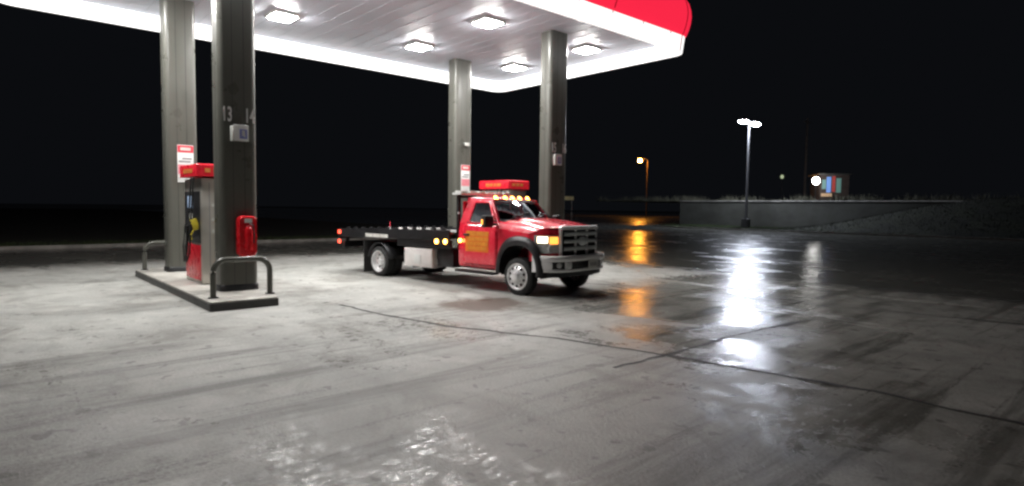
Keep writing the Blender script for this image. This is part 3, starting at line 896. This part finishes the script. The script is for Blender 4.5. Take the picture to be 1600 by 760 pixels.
# wheels
def tyre_prof(r, w):
    return [(-w / 2, r * .70), (-w / 2, r * .80), (-w / 2 + .01, r * .92), (-w / 2 + .03, r * .985), (-w * .2, r), (w * .2, r), (w / 2 - .03, r * .985), (w / 2 - .01, r * .92), (w / 2, r * .80), (w / 2, r * .70), (0, r * .66), (-w / 2, r * .70)]
def wheel(x, y, s, dual=False, r=.372, w=.225):
    t = MB(); t.lathe(tyre_prof(r, w), (x, y, r), (0, 1, 0), 40)
    for k in range(44):                                            # tread blocks
        a = 2 * math.pi * k / 44
        for off in (-.065, 0, .065): t.box((x + (r + .002) * math.cos(a), y + off, r + (r + .002) * math.sin(a)), (.012, .05, .03), Matrix.Rotation(-a, 4, 'Y'))
    wh = t.build('wheel', 'rubber', T, ang=50)
    c = MB(); o = y + s * w / 2
    if dual: pr = [(.0, .262), (.008, .27), (.004, .252), (-.03, .245), (-.09, .235), (-.115, .20), (-.12, .10), (-.09, .098), (-.05, .085), (-.02, .07), (-.015, .0)]
    else: pr = [(.0, .262), (.01, .27), (.008, .252), (-.01, .244), (-.02, .225), (.0, .20), (.02, .14), (.03, .11), (.05, .10), (.085, .085), (.095, .06), (.097, 0)]
    c.lathe([(h * 1.0, rr) for h, rr in pr], (x, o, r), (0, s, 0), 40); rim = c.build('rim', 'wheel_alloy', wh, ang=40)
    hh = MB()
    for k in range(10):
        a = 2 * math.pi * (k + .5) / 10; rad = .185
        base = -.117 if dual else .002
        hh.cyl((x + rad * math.cos(a), o + s * (base - .004), r + rad * math.sin(a)), (x + rad * math.cos(a), o + s * (base + .006 + (0 if dual else .006)), r + rad * math.sin(a)), .027, seg=12)
    hh.pieces('hand_hole', 'black_plastic', rim)
    nn = MB()
    for k in range(10):
        a = 2 * math.pi * k / 10; rad = .135 if not dual else .13
        base = -.118 if dual else .02
        nn.cyl((x + rad * math.cos(a), o + s * base, r + rad * math.sin(a)), (x + rad * math.cos(a), o + s * (base + .03), r + rad * math.sin(a)), .014, .011, seg=6)
    nn.pieces('lug_nut', 'chrome', rim)
WB = 4.588
for s in (-1, 1):
    wheel(0, s * .90, s); wheel(-WB, s * .93, s, True); wheel(-WB, s * .66, s, True)
m = MB(); m.cyl((-WB, -.9, .372), (-WB, .9, .372), .07); m.lathe([(-.18, .03), (-.12, .13), (0, .17), (.12, .13), (.18, .03)], (-WB, 0, .372), (0, 1, 0), 20); m.build('rear_axle', 'black_steel', T)

# chassis and flatbed
m = MB()
for s in (-1, 1): m.box((-2.9, s * .36, .62), (6.6, .08, .20), None, .01)
for x in (-1.9, -2.8, -3.8, -5.2, -6.0): m.box((x, 0, .62), (.08, .66, .14))
m.build('chassis', 'black_steel', T)
def bz(x): return 1.095 + (x + 6.25) * .022                          # deck height, a touch higher at the cab
m = MB()
m.prism([(-6.25, -1.03, bz(-6.25)), (-1.98, -1.03, bz(-1.98)), (-1.98, -1.03, bz(-1.98) - .05), (-6.25, -1.03, bz(-6.25) - .05)], (0, 2.06, 0))
deck = m.build('deck', 'grey_steel', T)
m = MB()
for i in range(17):
    x = -6.1 + i * .25; m.box((x, 0, bz(x) - .10), (.05, 1.9, .10))
m.pieces('deck_crossmember', 'black_steel', deck)
for s in (-1, 1):
    m = MB()
    m.prism([(-6.28, s * 1.03, bz(-6.28) + .055), (-1.95, s * 1.03, bz(-1.95) + .055), (-1.95, s * 1.03, bz(-1.95) - .17), (-6.28, s * 1.03, bz(-6.28) - .17)], (0, s * .045, 0))
    sr = m.build('side_rail', 'black_steel', T, bevel=.006)
    m = MB()
    for i in range(12):
        x = -5.9 + i * .34; m.box((x, s * 1.046, bz(x) + .075), (.14, .035, .045), None, .006)
    m.pieces('tie_bracket', 'black_steel', sr)
    m = MB()
    m.box((-4.62, s * 1.078, bz(-4.6) - .115), (.93, .006, .085))
    m.build('reflective_strip', 'off_white', sr)
    m = MB()
    for k in range(2): m.box((-4.77 + .30 * k, s * 1.083, bz(-4.6) - .115), (.012, .004, .085))
    m.pieces('strip_gap', 'seam_grey', sr)
    for x in (-2.36, -2.07):
        m = MB(); m.lathe([(0, .055), (.018, .055), (.03, .038), (.034, 0)], (x, s * 1.074, bz(x) - .205 + .0), (0, s, 0), 18); m.build('marker_lamp', 'amber_lamp', sr)
    m = MB(); m.box((-2.9, s * 1.0, bz(-2.9) - .265), (1.9, .05, .20)); m.build('skirt', 'black_steel', sr)
    m = MB(); m.box((-2.215, s * 1.055, bz(-2.2) - .205), (.52, .032, .15), None, .006); m.build('lamp_plate', 'black_steel', sr)
# posts, winch and headboard behind the cab
for s in (-1, 1):
    m = MB(); m.box((-1.90, s * .84, 1.55), (.07, .07, 1.0), None, .01); m.build('pylon_post', 'black_steel', T)
m = MB(); m.box((-1.90, 0, 1.98), (.07, 1.75, .06), None, .01); m.box((-1.90, 0, 1.42), (.05, 1.65, .05)); m.box((-1.90, 0, 1.24), (.05, 1.65, .30)); m.build('headboard', 'black_steel', T)
lb = MB(); lb.box((-1.88, -.07, 2.045), (.28, 1.72, .045), None, .01); lb = lb.build('light_bar', 'white_paint', T)
m = MB()
for i in range(6): m.box((-1.88, -.77 + i * .28, 2.088), (.20, .22, .05), None, .015)
m.pieces('beacon_lens', 'off_white', lb)
m = MB(); m.box((-1.80, -.93, 1.62), (.05, .03, .05), None, .01); m.build('work_lamp', 'dark_chrome', T)
m = MB(); m.cyl((-2.25, -.25, bz(-2.2) + .14), (-2.25, .25, bz(-2.2) + .14), .11); m.box((-2.25, -.30, bz(-2.2) + .12), (.26, .06, .24)); m.box((-2.25, .30, bz(-2.2) + .12), (.26, .06, .24)); m.build('winch', 'grey_steel', T)
# chain and stake on the deck
m = MB(); m.cyl((-4.13, -1.03, bz(-4.13) + .05), (-4.13, -1.03, bz(-4.13) + .24), .012, seg=8); m.build('stake', 'sign_red', T)
m = MB(); m.cyl((-4.13, -1.03, bz(-4.13) + .03), (-4.13, -1.03, bz(-4.13) + .10), .028, seg=10); m.build('stake_socket', 'chrome', T)
m = MB()
for i in range(9):
    x = -3.95 + i * .17; m.box((x, -.86 + .05 * math.sin(i * 1.7), bz(x) + .045), (.15, .09, .09), Matrix.Rotation(i * .7, 4, 'Z'), .02)
m.pieces('tie_down_gear', 'aluminium', T)
# toolbox
m = MB(); m.box((-3.07, -.86, .565), (1.00, .34, .43), None, .012); tb = m.build('toolbox', 'aluminium', T)
m = MB(); m.box((-3.07, -1.034, .565), (.95, .012, .38), None, .004); m.build('toolbox_door', 'aluminium', tb)
m = MB(); m.box((-3.07, -1.046, .525), (.22, .012, .22), None, .01); m.build('latch_plate', 'white_paint', tb)
m = MB(); m.box((-3.07, .86, .565), (1.00, .34, .43), None, .012); m.build('toolbox', 'aluminium', T)
m = MB(); m.box((-2.24, -.72, .60), (.55, .42, .42), None, .05); m.build('fuel_tank', 'black_steel', T)
for s in (-1, 1):
    m = MB(); m.box((-5.16, s * .80, .47), (.02, .55, .80)); m.build('mud_flap', 'rubber', T)
    m = MB(); rings = []
    for i in range(13):
        a = math.pi * (.95 - .9 * i / 12); rings.append([(-WB + .44 * math.cos(a), s * y, .38 + .46 * math.sin(a)) for y in (.52, 1.05)])
    m.loft(rings); m.build('rear_fender', 'black_steel', T, solid=.02)
# tail board with lamps
m = MB(); m.box((-6.30, 0, bz(-6.3) - .10), (.06, 2.14, .26), None, .01); m.box((-6.20, 0, .72), (.10, 2.0, .16), None, .01)
for s in (-1, 1): m.box((-6.22, s * .86, .90), (.06, .08, .34))
tl = m.build('tail_board', 'black_steel', T)
for s in (-1, 1):
    for z in (1.055, .80):
        m = MB(); m.box((-6.27, s * 1.083, z), (.12, .022, .10), None, .009); m.build('tail_lamp', 'red_lamp', tl)
# roof clearance lamps
m0 = None
for y in (-.60, -.34, -.12, .12, .42):
    m = MB(); x = -.96 - .08 * (y / .72) ** 2
    m.loft([[(x + dx * .5 + .03, y + dy * .9, 1.935) for dx, dy in ((-.06, -.045), (.07, -.04), (.07, .04), (-.06, .045))], [(x + dx * .35, y + dy * .6, 2.0) for dx, dy in ((-.06, -.045), (.06, -.04), (.06, .04), (-.06, .045))]], True, True, True)
    m.build('clearance_lamp', 'amber_lamp', T, bevel=.008)

# ================================================================== BACKGROUND
def px(x, y, Y):                                                    # world point on a pixel's ray at depth Y
    d = _f + _r2 * ((x - 800) / F_PX) + _u2 * ((380 - y) / F_PX)
    return Vector((0, 0, CAM_H)) + d * (Y / d.y)
# retaining wall along the station's u axis
W0, W1 = -20.5, 60.0
t = empty('retaining_wall', SW(0, -WV, 0), SA, 'long grey block retaining wall behind the tall lamp pole', 'wall')
m = MB(); m.box(((W0 + W1) / 2, .20, 1.33), (W1 - W0, .40, 2.70)); m.build('block_face', 'block', t)
m = MB(); m.box(((W0 + W1) / 2, .17, 2.735), (W1 - W0 + .06, .50, .11), None, .02); m.build('cap', 'kerb', t)

def lamp_pole(loc, h, label):
    t = empty('lamp_pole', loc, SA, label, 'lamp post')
    m = MB(); m.cyl((0, 0, -.1), (0, 0, .95), .42, .40, 24); m.build('footing', 'pole_concrete', t, bevel=.03)
    m = MB(); m.cyl((0, 0, .95), (0, 0, h), .125, .085, 16); m.box((0, 0, .97), (.42, .42, .05)); m.build('pole', 'pole_steel', t)
    m = MB(); m.box((0, 0, h + .03), (.22, 3.2, .10), None, .02); m.build('cross_arm', 'pole_steel', t)
    for s in (-1, 1):
        hd = MB(); hd.box((0, s * 1.15, h + .10), (.70, 1.0, .26), Matrix.Rotation(R(0), 4, 'Z'), .05); ho = hd.build('lamp_head', 'pole_steel', t)
        ln = MB(); ln.box((0, s * 1.15, h - .045), (.60, .88, .035), None, .01)
        ln.build('lens', 'flood_lens', ho)
        sk = MB(); sk.loft([[(x * .60 / 2, s * 1.15 + y * .88 / 2, h - .03) for x, y in ((-1, -1), (1, -1), (1, 1), (-1, 1))], [(x * .40 / 2, s * 1.15 + y * .66 / 2, h - .20) for x, y in ((-1, -1), (1, -1), (1, 1), (-1, 1))]], True, False, True)
        sk.build('refractor', 'flood_lens', ho)
    return t
pt = px(1168, 190, 57.6)
lamp_pole((22.35, 57.6, .05), pt.z - .1, 'tall lamp pole with bright white floodlight on the grass by the wall')

# sodium street lamp far down the drive
a = px(1000, 251, 150.0)
t = empty('street_lamp', (a.x + 1.9, a.y, -.05), 0, 'far street lamp with an orange glow at the end of the wet drive', 'street lamp')
m = MB(); m.cyl((0, 0, 0), (0, 0, a.z + .2), .14, .09, 12); m.tube([(0, 0, a.z + .1), (-.6, 0, a.z + .35), (-1.5, 0, a.z + .4)], .05, 8); m.build('pole', 'wood_pole', t)
m = MB(); m.lathe([(0, .28), (.12, .26), (.30, .14), (.36, .0)], (-1.9, 0, a.z + .20), (0, 0, 1), 16); hd = m.build('lamp_head', 'pole_steel', t)
m = MB(); m.lathe([(0, 0), (.06, .26), (.22, .46), (.46, .44), (.60, .27)], (-1.9, 0, a.z - .36), (0, 0, 1), 20); m.build('globe', 'sodium_lens', hd)

# small store on the terrace at the right
b0 = px(1280, 312, 86); zb = 3.0
t = empty('store', (b0.x, b0.y, zb), R(-12), 'distant small store with lit blue, red and teal panels above the bank', 'store')
m = MB(); m.box((1.9, 2.5, 2.0), (3.8, 5.0, 4.0)); m.build('wall', 'store_wall', t)
m = MB(); m.box((1.9, 2.4, 4.08), (4.3, 5.6, .18), None, .03); m.build('roof', 'grey_steel', t)
for (x, w, z0, z1, mt) in ((.55, .5, 2.0, 3.3, 'lit_teal'), (1.15, .55, 1.5, 3.7, 'lit_blue'), (1.8, .4, 1.6, 3.8, 'lit_red'), (2.45, .6, 1.5, 3.5, 'lit_teal')):
    f = MB(); f.box((x, -.012, (z0 + z1) / 2), (w + .12, .05, z1 - z0 + .12)); fo = f.build('window', 'seam_grey', t)
    p = MB(); p.box((x, -.045, (z0 + z1) / 2), (w, .02, z1 - z0)); p.build('pane', mt, fo)
m = MB(); m.box((.9, -.03, 1.15), (1.4, .04, .45)); m.build('sign_strip', 'lit_warm', t)
c = px(1275, 283, 84)
t = empty('wall_lamp', (c.x, c.y, 2.9), 0, 'bright white lamp on a short post left of the lit store', 'lamp')
m = MB(); m.cyl((0, 0, 0), (0, 0, c.z - 2.9 - .4), .07, .06, 10); m.build('post', 'pole_steel', t)
m = MB(); m.lathe([(-.5, 0), (-.42, .3), (-.1, .46), (.2, .46), (.45, .3), (.55, 0)], (0, 0, c.z - 2.9), (0, 0, 1), 18); m.build('globe', 'wall_lamp_lens', t)
c = px(1262, 185, 92)
t = empty('utility_pole', (c.x, c.y, 3.0), 0, 'thin dark utility pole rising behind the wall at the right', 'utility pole')
m = MB(); m.cyl((0, 0, 0), (0, 0, c.z - 3.0), .16, .11, 10); m.build('pole', 'wood_pole', t)
m = MB(); m.box((0, 0, c.z - 3.6), (2.2, .12, .12), Matrix.Rotation(R(40), 4, 'Z')); m.build('cross_arm', 'wood_pole', t)
c = px(1222, 277, 110)
t = empty('yard_lamp', (c.x, c.y, 3.0), 0, 'tiny pale yellow yard lamp far behind the wall', 'lamp')
m = MB(); m.cyl((0, 0, 0), (0, 0, c.z - 3.2), .06, .05, 8); m.build('post', 'pole_steel', t)
m = MB(); m.lathe([(-.3, 0), (-.22, .22), (.1, .3), (.35, .2), (.42, 0)], (0, 0, c.z - 3.0), (0, 0, 1), 14); m.build('globe', 'porch_lens', t)
c = px(888, 310, 37)
t = empty('road_sign', (c.x, c.y, 0), R(20), 'small cream board on two posts behind the truck hood', 'sign')
m = MB(); m.box((0, 0, c.z), (.72, .03, .24), None, .01); m.build('board', 'sign_cream', t)
for s in (-1, 1):
    m = MB(); m.cyl((s * .25, .02, -.06), (s * .25, .02, c.z - .1), .02, seg=8); m.build('post', 'grey_steel', t)
